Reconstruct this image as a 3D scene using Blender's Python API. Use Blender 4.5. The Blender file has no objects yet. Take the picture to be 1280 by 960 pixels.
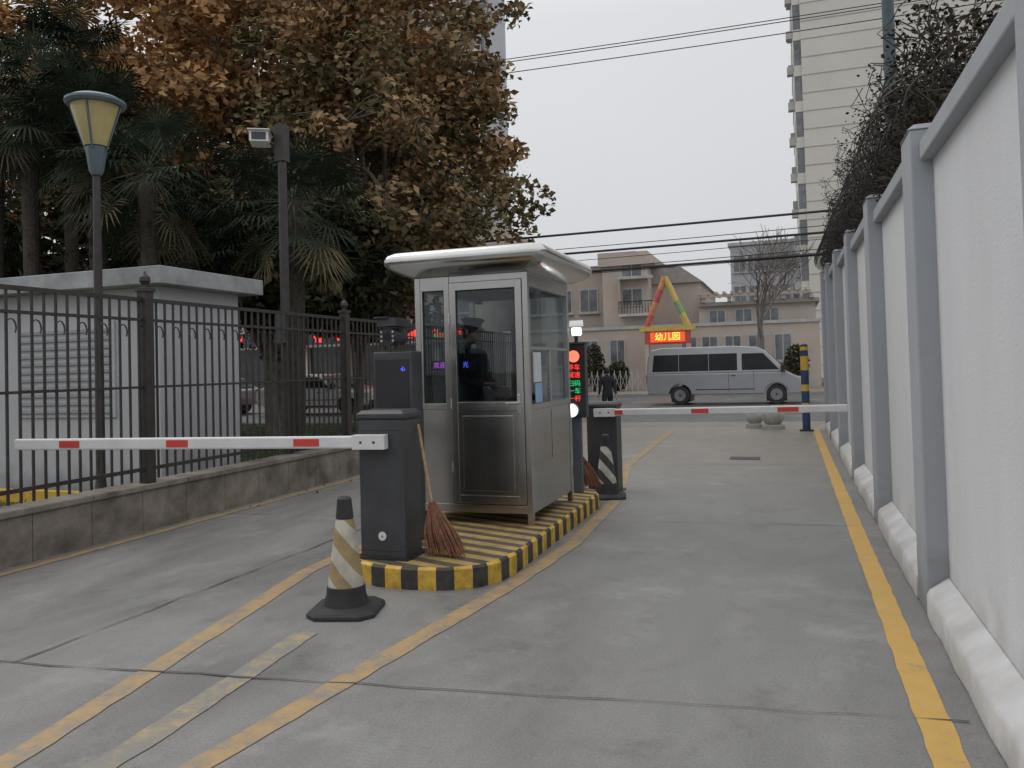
import bpy, bmesh, math, random
import numpy as np
from mathutils import Vector, Matrix, Euler
random.seed(3); np.random.seed(3)
S=bpy.context.scene
S.view_settings.view_transform='Standard'
S.view_settings.look='None'; S.view_settings.exposure=0
COL=S.collection

# ---------------------------------------------------------------- materials
def nodes(m):
    m.use_nodes=True; nt=m.node_tree; nt.nodes.clear(); return nt
def N(nt,t,**k):
    n=nt.nodes.new(t)
    for a,b in k.items():
        if a.startswith('i_'): n.inputs[a[2:].replace('_',' ')].default_value=b
        else: setattr(n,a,b)
    return n
def ramp(nt,pts):
    r=nt.nodes.new('ShaderNodeValToRGB'); e=r.color_ramp.elements
    while len(e)<len(pts): e.new(.5)
    for x,(p,c) in zip(e,pts): x.position=p; x.color=(*c,1)
    return r
def M(name,c,rough=.6,metal=0,var=.15,scale=3,bump=0,bscale=40,emit=0,spec=.5,stretch=None,coat=0):
    m=bpy.data.materials.new(name); nt=nodes(m); L=nt.links.new
    out=N(nt,'ShaderNodeOutputMaterial'); b=N(nt,'ShaderNodeBsdfPrincipled')
    b.inputs['Roughness'].default_value=rough; b.inputs['Metallic'].default_value=metal
    b.inputs['Specular IOR Level'].default_value=spec; b.inputs['Coat Weight'].default_value=coat
    L(b.outputs[0],out.inputs[0])
    tc=N(nt,'ShaderNodeNewGeometry'); src=tc.outputs['Position']
    if stretch:
        mp=N(nt,'ShaderNodeMapping'); mp.inputs['Scale'].default_value=stretch; L(src,mp.inputs[0]); src=mp.outputs[0]
    no=N(nt,'ShaderNodeTexNoise'); no.inputs['Scale'].default_value=scale; no.inputs['Detail'].default_value=4; no.inputs['Roughness'].default_value=.65
    L(src,no.inputs['Vector'])
    lo=tuple(max(0,x*(1-var)) for x in c); hi=tuple(min(1,x*(1+var)) for x in c)
    r=ramp(nt,[(.3,lo),(.7,hi)]); L(no.outputs[0],r.inputs[0]); L(r.outputs[0],b.inputs['Base Color'])
    if bump:
        n2=N(nt,'ShaderNodeTexNoise'); n2.inputs['Scale'].default_value=bscale; n2.inputs['Detail'].default_value=4; L(src,n2.inputs['Vector'])
        bp=N(nt,'ShaderNodeBump'); bp.inputs['Strength'].default_value=bump; bp.inputs['Distance'].default_value=.02
        L(n2.outputs[0],bp.inputs['Height']); L(bp.outputs[0],b.inputs['Normal'])
    if emit:
        b.inputs['Emission Color'].default_value=(*c,1); b.inputs['Emission Strength'].default_value=emit
    return m
def glassmat(name,tint=(.58,.63,.64),refl=1.65):
    m=bpy.data.materials.new(name); nt=nodes(m); L=nt.links.new
    o=N(nt,'ShaderNodeOutputMaterial'); t=N(nt,'ShaderNodeBsdfTransparent'); g=N(nt,'ShaderNodeBsdfGlossy')
    t.inputs[0].default_value=(*tint,1); g.inputs['Roughness'].default_value=.02; g.inputs[0].default_value=(.8,.85,.9,1)
    f=N(nt,'ShaderNodeFresnel'); f.inputs[0].default_value=refl; mx=N(nt,'ShaderNodeMixShader')
    L(f.outputs[0],mx.inputs[0]); L(t.outputs[0],mx.inputs[1]); L(g.outputs[0],mx.inputs[2]); L(mx.outputs[0],o.inputs[0]); return m
def leafmat(name,pts):
    m=bpy.data.materials.new(name); nt=nodes(m); L=nt.links.new
    o=N(nt,'ShaderNodeOutputMaterial'); a=N(nt,'ShaderNodeAttribute'); a.attribute_name='tint'
    r=ramp(nt,pts); L(a.outputs['Fac'],r.inputs[0])
    d=N(nt,'ShaderNodeBsdfDiffuse'); L(r.outputs[0],d.inputs['Color']); L(d.outputs[0],o.inputs[0])
    return m

def steelm(name,c,rough,st,lo=.8):
    m=bpy.data.materials.new(name); nt=nodes(m); L=nt.links.new
    o=N(nt,'ShaderNodeOutputMaterial'); b=N(nt,'ShaderNodeBsdfPrincipled'); b.inputs['Metallic'].default_value=1; L(b.outputs[0],o.inputs[0])
    g=N(nt,'ShaderNodeNewGeometry'); mp=N(nt,'ShaderNodeMapping'); mp.inputs['Scale'].default_value=st; L(g.outputs['Position'],mp.inputs[0])
    n=N(nt,'ShaderNodeTexNoise'); n.inputs['Scale'].default_value=14; n.inputs['Detail'].default_value=4; L(mp.outputs[0],n.inputs['Vector'])
    n2=N(nt,'ShaderNodeTexNoise'); n2.inputs['Scale'].default_value=1.7; n2.inputs['Detail'].default_value=6; L(g.outputs['Position'],n2.inputs['Vector'])
    r=ramp(nt,[(.3,tuple(x*lo for x in c)),(.7,c)]); L(n2.outputs[0],r.inputs[0]); L(r.outputs[0],b.inputs['Base Color'])
    q=N(nt,'ShaderNodeMapRange'); q.inputs[3].default_value=rough-.07; q.inputs[4].default_value=rough+.12; L(n2.outputs[0],q.inputs[0]); L(q.outputs[0],b.inputs['Roughness'])
    bp=N(nt,'ShaderNodeBump'); bp.inputs['Strength'].default_value=.06; bp.inputs['Distance'].default_value=.01; L(n.outputs[0],bp.inputs['Height']); L(bp.outputs[0],b.inputs['Normal']); return m
steel=steelm('brushed_steel',(.50,.495,.475),.22,(1,1,12),.78)
steel_l=steelm('roof_steel',(.66,.655,.64),.17,(1,6,6))
dark=M('anthracite_paint',(.052,.054,.060),.45,0,.2,4)
dark2=M('black_plastic',(.025,.025,.028),.4)
rubber=M('rubber',(.032,.032,.035),.7,0,.3,10)
white=M('white_paint',(.70,.70,.71),.4,0,.08,5)
red=M('red_reflective',(.60,.06,.045),.45,0,.1)
yellow=M('yellow_paint',(.62,.38,.05),.6,0,.18,14)
iron=M('wrought_iron',(.042,.036,.034),.5,.1,.3,8)
glass=glassmat('booth_glass')
dglass=M('dark_glass',(.025,.028,.032),.15,0,.3,2,spec=.18)
em_w=M('lamp_white',(.9,.97,1),.3,emit=7,var=0)
em_r=M('led_red',(1,.06,.04),.3,emit=1.1,var=0)
em_rs=M('signal_red',(1,.13,.08),.3,emit=2.0,var=0)
em_g=M('led_green',(.05,.9,.25),.3,emit=.5,var=0)
em_b=M('led_or_reflection_blue',(.1,.12,1),.3,emit=1.4,var=0)  # blue LED mark, and the imitated reflection in the booth glass
em_p=M('led_reflection_purple',(.6,.1,.9),.3,emit=.9,var=0)  # only for the imitated reflection in the booth glass
em_o=M('led_orange',(1,.55,.08),.3,emit=2.2,var=0)
em_bk=M('led_panel_red',(.75,.10,.03),.4,emit=.8,var=.2,scale=6)
wood=M('wood_handle',(.42,.28,.15),.6,0,.3,30)
bark=M('plane_bark',(.16,.14,.12),.9,0,.5,6)
palmbark=M('palm_fibre',(.06,.05,.04),.95,0,.5,20)

# ---------------------------------------------------------------- geometry helpers
def E(name,loc=(0,0,0),rz=0):
    e=bpy.data.objects.new(name,None); e.location=loc; e.rotation_euler=(0,0,rz); e.empty_display_size=.3; COL.objects.link(e); return e
class B:
    def __init__(s): s.v=[];s.f=[];s.m=[];s.mats=[]
    def mi(s,m):
        if m not in s.mats: s.mats.append(m)
        return s.mats.index(m)
    def add(s,vs,fs,m,T=None):
        o=len(s.v)
        for p in vs: s.v.append(tuple(T@Vector(p)) if T is not None else tuple(p))
        k=s.mi(m)
        for f in fs: s.f.append([o+i for i in f]); s.m.append(k)
    def box(s,x0,x1,y0,y1,z0,z1,m,T=None):
        s.add([(x0,y0,z0),(x1,y0,z0),(x1,y1,z0),(x0,y1,z0),(x0,y0,z1),(x1,y0,z1),(x1,y1,z1),(x0,y1,z1)],
              [(0,3,2,1),(4,5,6,7),(0,1,5,4),(1,2,6,5),(2,3,7,6),(3,0,4,7)],m,T)
    def cyl(s,p0,p1,r0,r1,m,n=12,cap=True):
        p0=Vector(p0);p1=Vector(p1);d=(p1-p0)
        if d.length<1e-6: return
        d.normalize(); a=d.orthogonal().normalized(); b=d.cross(a)
        vs=[]
        for p,r in((p0,r0),(p1,r1)):
            for i in range(n):
                t=2*math.pi*i/n; vs.append(p+a*math.cos(t)*r+b*math.sin(t)*r)
        fs=[(i,(i+1)%n,n+(i+1)%n,n+i) for i in range(n)]
        if cap: fs+=[tuple(range(n-1,-1,-1)),tuple(range(n,2*n))]
        s.add(vs,fs,m)
    def tube(s,pts,rs,m,n=5):
        pts=[Vector(p) for p in pts]; vs=[];k=len(pts); a=None
        for i,p in enumerate(pts):
            d=(pts[min(i+1,k-1)]-pts[max(i-1,0)])
            if d.length<1e-7: d=Vector((0,0,1))
            d.normalize()
            if a is None: a=d.orthogonal().normalized()
            a=(a-d*a.dot(d)); a=a.normalized() if a.length>1e-5 else d.orthogonal().normalized()
            b=d.cross(a); r=rs[i] if hasattr(rs,'__len__') else rs
            for j in range(n):
                t=2*math.pi*j/n; vs.append(p+a*math.cos(t)*r+b*math.sin(t)*r)
        fs=[(i*n+j,i*n+(j+1)%n,(i+1)*n+(j+1)%n,(i+1)*n+j) for i in range(k-1) for j in range(n)]
        fs+=[tuple(range(n-1,-1,-1)),tuple(range((k-1)*n,k*n))]
        s.add(vs,fs,m)
    def lathe(s,prof,m,n=24,T=None):
        vs=[];k=len(prof)
        for r,z in prof:
            for j in range(n):
                t=2*math.pi*j/n; vs.append((r*math.cos(t),r*math.sin(t),z))
        fs=[(i*n+j,i*n+(j+1)%n,(i+1)*n+(j+1)%n,(i+1)*n+j) for i in range(k-1) for j in range(n)]
        fs+=[tuple(range(n-1,-1,-1)),tuple(range((k-1)*n,k*n))]
        s.add(vs,fs,m,T)
    def prism(s,poly,z0,z1,m,T=None):
        n=len(poly); vs=[(x,y,z0) for x,y in poly]+[(x,y,z1) for x,y in poly]
        s.add(vs,[tuple(range(n-1,-1,-1)),tuple(range(n,2*n))]+[(i,(i+1)%n,n+(i+1)%n,n+i) for i in range(n)],m,T)
    def loops(s,loops,m,cap=True):
        n=len(loops[0]); vs=[p for l in loops for p in l]
        fs=[(i*n+j,i*n+(j+1)%n,(i+1)*n+(j+1)%n,(i+1)*n+j) for i in range(len(loops)-1) for j in range(n)]
        if cap: fs+=[tuple(range(n-1,-1,-1)),tuple(range((len(loops)-1)*n,len(loops)*n))]
        s.add(vs,fs,m)
    def done(s,name,parent=None,bevel=0,smooth=False,loc=None):
        me=bpy.data.meshes.new(name); me.from_pydata(s.v,[],s.f)
        for m in s.mats: me.materials.append(m)
        me.polygons.foreach_set('material_index',s.m)
        if smooth: me.polygons.foreach_set('use_smooth',[True]*len(me.polygons))
        me.update()
        o=bpy.data.objects.new(name,me); COL.objects.link(o)
        if parent: o.parent=parent
        if loc: o.location=loc
        if smooth:
            try: me.set_sharp_from_angle(angle=math.radians(40))
            except Exception: pass
        if bevel:
            b=o.modifiers.new('bevel','BEVEL'); b.width=bevel; b.segments=2; b.limit_method='ANGLE'; b.angle_limit=math.radians(40)
        return o
def text(name,s,loc,rot,size,mat,parent):
    c=bpy.data.curves.new(name,'FONT'); c.body=s; c.size=size; c.extrude=.002; c.align_x='CENTER'; c.align_y='CENTER'; c.materials.append(mat)
    o=bpy.data.objects.new(name,c); o.location=loc; o.rotation_euler=rot; COL.objects.link(o)
    if parent:o.parent=parent
    return o
def sheet(name,x0,x1,y0,y1,z,mat):
    b=B(); b.add([(x0,y0,z),(x1,y0,z),(x1,y1,z),(x0,y1,z)],[(0,1,2,3)],mat); return b.done(name)

def leaves(name,C,size,tint,mat,parent=None,fold=.3,aspect=.62):
    n=len(C); a=np.random.normal(size=(n,3)); a[:,2]*=.6; a/=np.linalg.norm(a,axis=1)[:,None]
    b=np.random.normal(size=(n,3)); b[:,2]*=.7; b-=a*(a*b).sum(1)[:,None]; b/=np.linalg.norm(b,axis=1)[:,None]
    nn=np.cross(a,b); s=(size*np.random.uniform(.6,1.3,n))[:,None]
    V=np.stack([C-a*s,C+b*s*aspect+nn*s*fold,C+a*s*1.0,C-b*s*aspect+nn*s*fold],1).reshape(-1,3)
    me=bpy.data.meshes.new(name); me.vertices.add(4*n); me.vertices.foreach_set('co',V.astype(np.float32).ravel())
    idx=np.arange(4*n).reshape(n,4); tri=np.concatenate([idx[:,[0,1,2]],idx[:,[0,2,3]]],1).reshape(-1)
    me.loops.add(6*n); me.loops.foreach_set('vertex_index',tri.astype(np.int32))
    me.polygons.add(2*n); me.polygons.foreach_set('loop_start',np.arange(0,6*n,3,dtype=np.int32)); me.polygons.foreach_set('loop_total',np.full(2*n,3,dtype=np.int32))
    me.update(calc_edges=True); at=me.attributes.new('tint','FLOAT','FACE'); at.data.foreach_set('value',np.repeat(tint,2).astype(np.float32))
    me.materials.append(mat); me.validate()
    o=bpy.data.objects.new(name,me); COL.objects.link(o)
    if parent:o.parent=parent
    return o

# ---------------------------------------------------------------- camera
yaw=math.radians(19); ph=math.radians(-1.4); ro=math.radians(1.55)
F=Vector((-math.sin(yaw)*math.cos(ph),math.cos(yaw)*math.cos(ph),-math.sin(ph)))
R=Vector((math.cos(yaw),math.sin(yaw),0)); U=R.cross(F)
U2=U*math.cos(ro)+R*math.sin(ro); R2=R*math.cos(ro)-U*math.sin(ro)
cam=bpy.data.cameras.new('camera'); co=bpy.data.objects.new('camera',cam); COL.objects.link(co)
co.matrix_world=Matrix(((R2.x,U2.x,-F.x,0),(R2.y,U2.y,-F.y,0),(R2.z,U2.z,-F.z,1.5),(0,0,0,1)))
cam.sensor_width=36; cam.lens=28.1; cam.clip_end=2000; cam.clip_start=.05; cam.shift_y=-.035
S.camera=co

# ---------------------------------------------------------------- world and sun
w=bpy.data.worlds.new('World'); S.world=w; w.use_nodes=True; nt=w.node_tree; nt.nodes.clear(); L=nt.links.new
o=N(nt,'ShaderNodeOutputWorld'); bg=N(nt,'ShaderNodeBackground'); bg.inputs[1].default_value=.1
sky=N(nt,'ShaderNodeTexSky'); sky.sky_type='NISHITA'; sky.sun_disc=False
sky.sun_elevation=math.radians(48); sky.sun_rotation=math.radians(-70); sky.dust_density=5; sky.air_density=1.5
hs=N(nt,'ShaderNodeHueSaturation'); hs.inputs['Saturation'].default_value=.12; L(sky.outputs[0],hs.inputs['Color'])
tc=N(nt,'ShaderNodeTexCoord'); sx=N(nt,'ShaderNodeSeparateXYZ'); L(tc.outputs['Generated'],sx.inputs[0])
cr=ramp(nt,[(0,(.55,.56,.585)),(.12,(.565,.575,.60)),(.40,(.60,.61,.63)),(.6,(.93,.93,.94)),(1,(1,1,1))])
L(sx.outputs['Z'],cr.inputs[0])
no=N(nt,'ShaderNodeTexNoise'); no.inputs['Scale'].default_value=2.2; no.inputs['Detail'].default_value=3; L(tc.outputs['Generated'],no.inputs[0])
ml=N(nt,'ShaderNodeMix',data_type='RGBA',blend_type='MULTIPLY'); ml.inputs[0].default_value=1
sc=N(nt,'ShaderNodeVectorMath',operation='SCALE'); sc.inputs['Scale'].default_value=12.8; L(cr.outputs[0],sc.inputs[0])
rn=ramp(nt,[(.3,(.96,.96,.96)),(.7,(1,1,1))]); L(no.outputs[0],rn.inputs[0])
L(sc.outputs[0],ml.inputs[6]); L(rn.outputs[0],ml.inputs[7])
mx=N(nt,'ShaderNodeMix',data_type='RGBA'); mx.inputs[0].default_value=.85
L(hs.outputs[0],mx.inputs[6]); L(ml.outputs[2],mx.inputs[7]); L(mx.outputs[2],bg.inputs[0]); L(bg.outputs[0],o.inputs[0])
sl=bpy.data.lights.new('sun','SUN'); sl.energy=.5; sl.angle=math.radians(40); sl.color=(1,.97,.93)
so=bpy.data.objects.new('sun',sl); COL.objects.link(so)
az=math.radians(-70); el=math.radians(48)
d=Vector((math.sin(az)*math.cos(el),math.cos(az)*math.cos(el),math.sin(el)))
so.rotation_euler=d.to_track_quat('Z','Y').to_euler()

# ---------------------------------------------------------------- ground
def concrete(name,c0,c1,c2,rough=(.33,.6),brown=None):
    m=bpy.data.materials.new(name); nt=nodes(m); L=nt.links.new
    o=N(nt,'ShaderNodeOutputMaterial'); b=N(nt,'ShaderNodeBsdfPrincipled'); L(b.outputs[0],o.inputs[0])
    g=N(nt,'ShaderNodeNewGeometry'); mp=N(nt,'ShaderNodeMapping'); mp.inputs['Scale'].default_value=(1.2,.45,1); L(g.outputs['Position'],mp.inputs[0])
    n1=N(nt,'ShaderNodeTexNoise'); n1.inputs['Scale'].default_value=.8; n1.inputs['Detail'].default_value=9; n1.inputs['Roughness'].default_value=.72; n1.inputs['Distortion'].default_value=.4; L(mp.outputs[0],n1.inputs[0])
    r1=ramp(nt,[(.33,c0),(.5,c1),(.66,c2)]); L(n1.outputs[0],r1.inputs[0])
    n2=N(nt,'ShaderNodeTexNoise'); n2.inputs['Scale'].default_value=80; n2.inputs['Detail'].default_value=5; n2.inputs['Roughness'].default_value=.7; L(g.outputs['Position'],n2.inputs[0])
    r2=ramp(nt,[(.3,(.60,.60,.60)),(.7,(1.0,1.0,1.0))]); L(n2.outputs[0],r2.inputs[0])
    ml=N(nt,'ShaderNodeMix',data_type='RGBA',blend_type='MULTIPLY'); ml.inputs[0].default_value=1; L(r1.outputs[0],ml.inputs[6]); L(r2.outputs[0],ml.inputs[7])
    n3=N(nt,'ShaderNodeTexNoise'); n3.inputs['Scale'].default_value=2.3; n3.inputs['Detail'].default_value=10; n3.inputs['Roughness'].default_value=.78; L(g.outputs['Position'],n3.inputs[0])
    r3=ramp(nt,[(.34,(.66,.64,.61)),(.46,(1,1,1))]); L(n3.outputs[0],r3.inputs[0])
    m2=N(nt,'ShaderNodeMix',data_type='RGBA',blend_type='MULTIPLY'); m2.inputs[0].default_value=.7; L(ml.outputs[2],m2.inputs[6]); L(r3.outputs[0],m2.inputs[7])
    last=m2.outputs[2]
    if brown:
        sp=N(nt,'ShaderNodeSeparateXYZ'); L(g.outputs['Position'],sp.inputs[0])
        q=N(nt,'ShaderNodeMapRange'); q.inputs[1].default_value=brown[0]; q.inputs[2].default_value=brown[1]; L(sp.outputs['Y'],q.inputs[0])
        q2=N(nt,'ShaderNodeMath',operation='MULTIPLY'); L(q.outputs[0],q2.inputs[0]); r6=ramp(nt,[(.35,(.15,.15,.15)),(.6,(.85,.85,.85))]); L(n3.outputs[0],r6.inputs[0]); L(r6.outputs[0],q2.inputs[1])
        m6=N(nt,'ShaderNodeMix',data_type='RGBA'); m6.inputs[7].default_value=(.26,.215,.165,1); L(q2.outputs[0],m6.inputs[0]); L(last,m6.inputs[6]); last=m6.outputs[2]
    n5=N(nt,'ShaderNodeTexNoise'); n5.inputs['Scale'].default_value=1.5; n5.inputs['Detail'].default_value=9; n5.inputs['Roughness'].default_value=.72
    ofs=N(nt,'ShaderNodeVectorMath',operation='ADD'); ofs.inputs[1].default_value=(13,7,3); L(g.outputs['Position'],ofs.inputs[0]); L(ofs.outputs[0],n5.inputs['Vector'])
    r5=ramp(nt,[(.54,(0,0,0)),(.70,(.45,.45,.45))]); L(n5.outputs[0],r5.inputs[0])
    m5=N(nt,'ShaderNodeMix',data_type='RGBA'); m5.inputs[7].default_value=(.38,.38,.37,1); L(r5.outputs[0],m5.inputs[0]); L(last,m5.inputs[6])
    L(m5.outputs[2],b.inputs['Base Color'])
    rr=N(nt,'ShaderNodeMapRange'); rr.inputs[1].default_value=.3; rr.inputs[2].default_value=.7; rr.inputs[3].default_value=rough[0]; rr.inputs[4].default_value=rough[1]; L(n1.outputs[0],rr.inputs[0]); L(rr.outputs[0],b.inputs['Roughness'])
    bp=N(nt,'ShaderNodeBump'); bp.inputs['Strength'].default_value=.3; bp.inputs['Distance'].default_value=.01; L(n2.outputs[0],bp.inputs['Height']); L(bp.outputs[0],b.inputs['Normal'])
    return m
conc=concrete('driveway_concrete',(.21,.208,.20),(.265,.263,.254),(.325,.322,.31),brown=(8.5,14))
asph=concrete('street_asphalt',(.085,.085,.088),(.11,.11,.112),(.14,.14,.14))
pave=concrete('plaza_paving',(.20,.17,.14),(.26,.23,.195),(.31,.285,.25))
grassg=M('grass_soil',(.06,.085,.03),.95,0,.5,2,.4,30)
sheet('ground',-500,500,-200,900,-.012,M('ground_soil',(.12,.115,.10),.9,0,.3,.5))
sheet('grass_verge',-60,-6.2,-6,20.6,-.006,grassg)
sheet('driveway',-6.2,.9,-6,19,0,conc)
sheet('pavement',-6.2,14,19,20.7,.0,pave)
sheet('street',-200,200,20.7,37,-.002,asph)
sheet('pavement',-200,200,37.15,43.9,.11,pave)
bk=B(); bk.box(-200,200,37,37.15,-.02,.12,M('kerbstone',(.32,.31,.3),.8)); bk.done('kerb')
def paint(name,base,wear,thr=.45):
    m=bpy.data.materials.new(name); nt=nodes(m); L=nt.links.new
    o=N(nt,'ShaderNodeOutputMaterial'); b=N(nt,'ShaderNodeBsdfPrincipled'); b.inputs['Roughness'].default_value=.6; L(b.outputs[0],o.inputs[0])
    g=N(nt,'ShaderNodeNewGeometry'); n1=N(nt,'ShaderNodeTexNoise'); n1.inputs['Scale'].default_value=5; n1.inputs['Detail'].default_value=10; n1.inputs['Roughness'].default_value=.8; L(g.outputs['Position'],n1.inputs[0])
    r=ramp(nt,[(thr-.06,(.23,.22,.20)),(thr+.05,tuple(x*wear for x in base)),(.75,base)]); L(n1.outputs[0],r.inputs[0]); L(r.outputs[0],b.inputs['Base Color']); return m
py=paint('line_yellow',(.66,.41,.11),.85,.37); pf=paint('line_yellow_faded',(.48,.335,.17),.8,.46); pff=paint('line_yellow_worn',(.45,.35,.20),.85,.54)
def strip(name,pts,wd,z,mat):
    b=B(); P=[Vector((x,y,0)) for x,y in pts]; fine=[]
    for i in range(len(P)-1):
        k=max(1,int((P[i+1]-P[i]).length/.12))
        for j in range(k): fine.append(P[i].lerp(P[i+1],j/k))
    fine.append(P[-1]); vs=[]
    for i,p in enumerate(fine):
        dd=(fine[min(i+1,len(fine)-1)]-fine[max(i-1,0)]).normalized(); nn=Vector((-dd.y,dd.x,0))
        vs+=[p+nn*(wd/2+random.uniform(-.006,.006)),p-nn*(wd/2+random.uniform(-.006,.006))]
    vs=[(v.x,v.y,z) for v in vs]
    b.add(vs,[(2*i,2*i+1,2*i+3,2*i+2) for i in range(len(fine)-1)],mat); return b.done(name)
strip('lane_marking',[(.515,-2),(.52,18.4)],.13,.004,py)
strip('lane_marking',[(-5.83,-2),(-5.8,18)],.1,.004,pf)
strip('lane_marking',[(-2.72,.5),(-2.96,2.4),(-3.5,5.3),(-3.55,9)],.13,.004,pf)
strip('lane_marking',[(-2.32,1.0),(-2.2,2.5),(-1.96,4.4),(-1.85,5.3),(-1.76,6.6),(-1.85,8.8),(-2.3,11.8),(-2.5,18)],.13,.004,pf)
strip('lane_marking',[(-2.58,1.0),(-2.56,2.6),(-2.68,4.0)],.14,.004,pff)
joint=M('joint_tar',(.10,.097,.093),.9)
def wob(x0,y0,x1,y1,n=30,a=.012): return [(x0+(x1-x0)*i/n+random.uniform(-a,a)*(0<i<n),y0+(y1-y0)*i/n+random.uniform(-a,a)*(0<i<n)) for i in range(n+1)]
strip('joint',wob(-5.9,2.95,.65,3.72),.009,.007,joint)
for y in (7.6,12,16): strip('joint',wob(-5.9,y-.4,.65,y+.2),.006,.007,joint)
strip('joint',wob(-3.95,3.17,-3.7,18,60),.008,.007,joint)
patch=M('manhole_iron',(.085,.08,.075),.7,0,.25,8)
strip('manhole_cover',[(-.9,12.9),(-.45,12.9)],.35,.006,patch)
C2=np.stack([np.random.normal(-5.75,.15,30).clip(-5.9,-5),np.random.uniform(5,18,30),np.full(30,.012)],1)
leaves('fallen_leaves',C2,.022,np.random.rand(30),leafmat('litter_leaf',[(0,(.12,.08,.05)),(1,(.22,.15,.08))]),fold=.15)

# ---------------------------------------------------------------- right boundary wall
def wallmat(name,c,dirt=.62):
    m=bpy.data.materials.new(name); nt=nodes(m); L=nt.links.new
    o=N(nt,'ShaderNodeOutputMaterial'); b=N(nt,'ShaderNodeBsdfPrincipled'); b.inputs['Roughness'].default_value=.85; L(b.outputs[0],o.inputs[0])
    g=N(nt,'ShaderNodeNewGeometry'); sx=N(nt,'ShaderNodeSeparateXYZ'); L(g.outputs['Position'],sx.inputs[0])
    mp=N(nt,'ShaderNodeMapping'); mp.inputs['Scale'].default_value=(1,1.6,.6); L(g.outputs['Position'],mp.inputs[0])
    n=N(nt,'ShaderNodeTexNoise'); n.inputs['Scale'].default_value=1.2; n.inputs['Detail'].default_value=8; n.inputs['Roughness'].default_value=.65; L(mp.outputs[0],n.inputs['Vector'])
    r=ramp(nt,[(.3,tuple(x*.91 for x in c)),(.65,c)]); L(n.outputs[0],r.inputs[0])
    n2=N(nt,'ShaderNodeTexNoise'); n2.inputs['Scale'].default_value=4; n2.inputs['Detail'].default_value=8; L(g.outputs['Position'],n2.inputs['Vector'])
    a=N(nt,'ShaderNodeMath',operation='MULTIPLY_ADD'); a.inputs[1].default_value=.9; L(n2.outputs[0],a.inputs[0]); L(sx.outputs['Z'],a.inputs[2])
    r2=ramp(nt,[(.42,(dirt,dirt*.98,dirt*.94)),(.85,(1,1,1))]); L(a.outputs[0],r2.inputs[0])
    ml=N(nt,'ShaderNodeMix',data_type='RGBA',blend_type='MULTIPLY'); ml.inputs[0].default_value=1; L(r.outputs[0],ml.inputs[6]); L(r2.outputs[0],ml.inputs[7]); L(ml.outputs[2],b.inputs['Base Color'])
    n3=N(nt,'ShaderNodeTexNoise'); n3.inputs['Scale'].default_value=60; n3.inputs['Detail'].default_value=5; L(g.outputs['Position'],n3.inputs['Vector'])
    bp=N(nt,'ShaderNodeBump'); bp.inputs['Strength'].default_value=.25; bp.inputs['Distance'].default_value=.01; L(n3.outputs[0],bp.inputs['Height']); L(bp.outputs[0],b.inputs['Normal']); return m
wallw=wallmat('wall_render_white',(.66,.67,.69),.75); wallg=wallmat('wall_paint_grey',(.38,.40,.43)); plm=wallmat('wall_plinth',(.68,.68,.69),.66)
W=E('boundary_wall',(.715,0,0)); b=B(); bg_=B(); bp_=B()
ys=[-5.5,-2.8,-.1,2.55,5.16,7.8,10.5,13.2,15.9,18.0]
def zt(y): return 2.74+max(0,(y-5))*.04
for i,y in enumerate(ys):
    h=zt(y)
    bg_.box(0,.25,y,y+.36,0,h+.08,wallg); bg_.add([(-.012,y-.012,h+.08),(.262,y-.012,h+.08),(.262,y+.372,h+.08),(-.012,y+.372,h+.08),(.03,y+.03,h+.12),(.22,y+.03,h+.12),(.22,y+.33,h+.12),(.03,y+.33,h+.12)],[(0,1,5,4),(1,2,6,5),(2,3,7,6),(3,0,4,7),(4,5,6,7),(3,2,1,0)],wallg)
    if i<len(ys)-1:
        y0,y1=y+.36,ys[i+1]; h2=zt((y0+y1)/2)-.10
        b.box(.12,.22,y0,y1,0,h2,wallw)
        bg_.box(.05,.27,y0,y1,h2,h2+.11,wallg)
        k=10; prof=[(-.012,0),(-.010,.13),(.004,.16),(.118,.235),(.118,0)]
        lp=[]
        for j in range(k+1):
            yy=y0+.003+(y1-y0-.006)*j/k; e=.016*(random.random()-.5)
            lp.append([(px if q>2 else px+e,yy,pz*(1+e)) for q,(px,pz) in enumerate(prof)])
        bp_.loops(lp,plm)
b.done('panels',W); bg_.done('pilasters_and_coping',W,bevel=.012); bp_.done('plinth',W,smooth=True,bevel=.01)
tp=E('utility_pole',(1.45,11.9,0)); b=B(); b.cyl((0,0,0),(0,0,9.5),.09,.07,M('teal_pole_paint',(.06,.10,.115),.5),16); b.box(-.8,.8,-.04,.04,7.6,7.7,iron); b.lathe([(.12,0),(.12,.25),(.09,.3)],iron,16); b.done('pole',tp)
vine=leafmat('creeper_leaf',[(0,(.035,.03,.024)),(.6,(.065,.055,.04)),(1,(.10,.08,.055))])
V=E('creeper_on_wall',(0,0,0)); b=B(); tw=M('creeper_twig',(.055,.048,.042),.9); cc=[]
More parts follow.
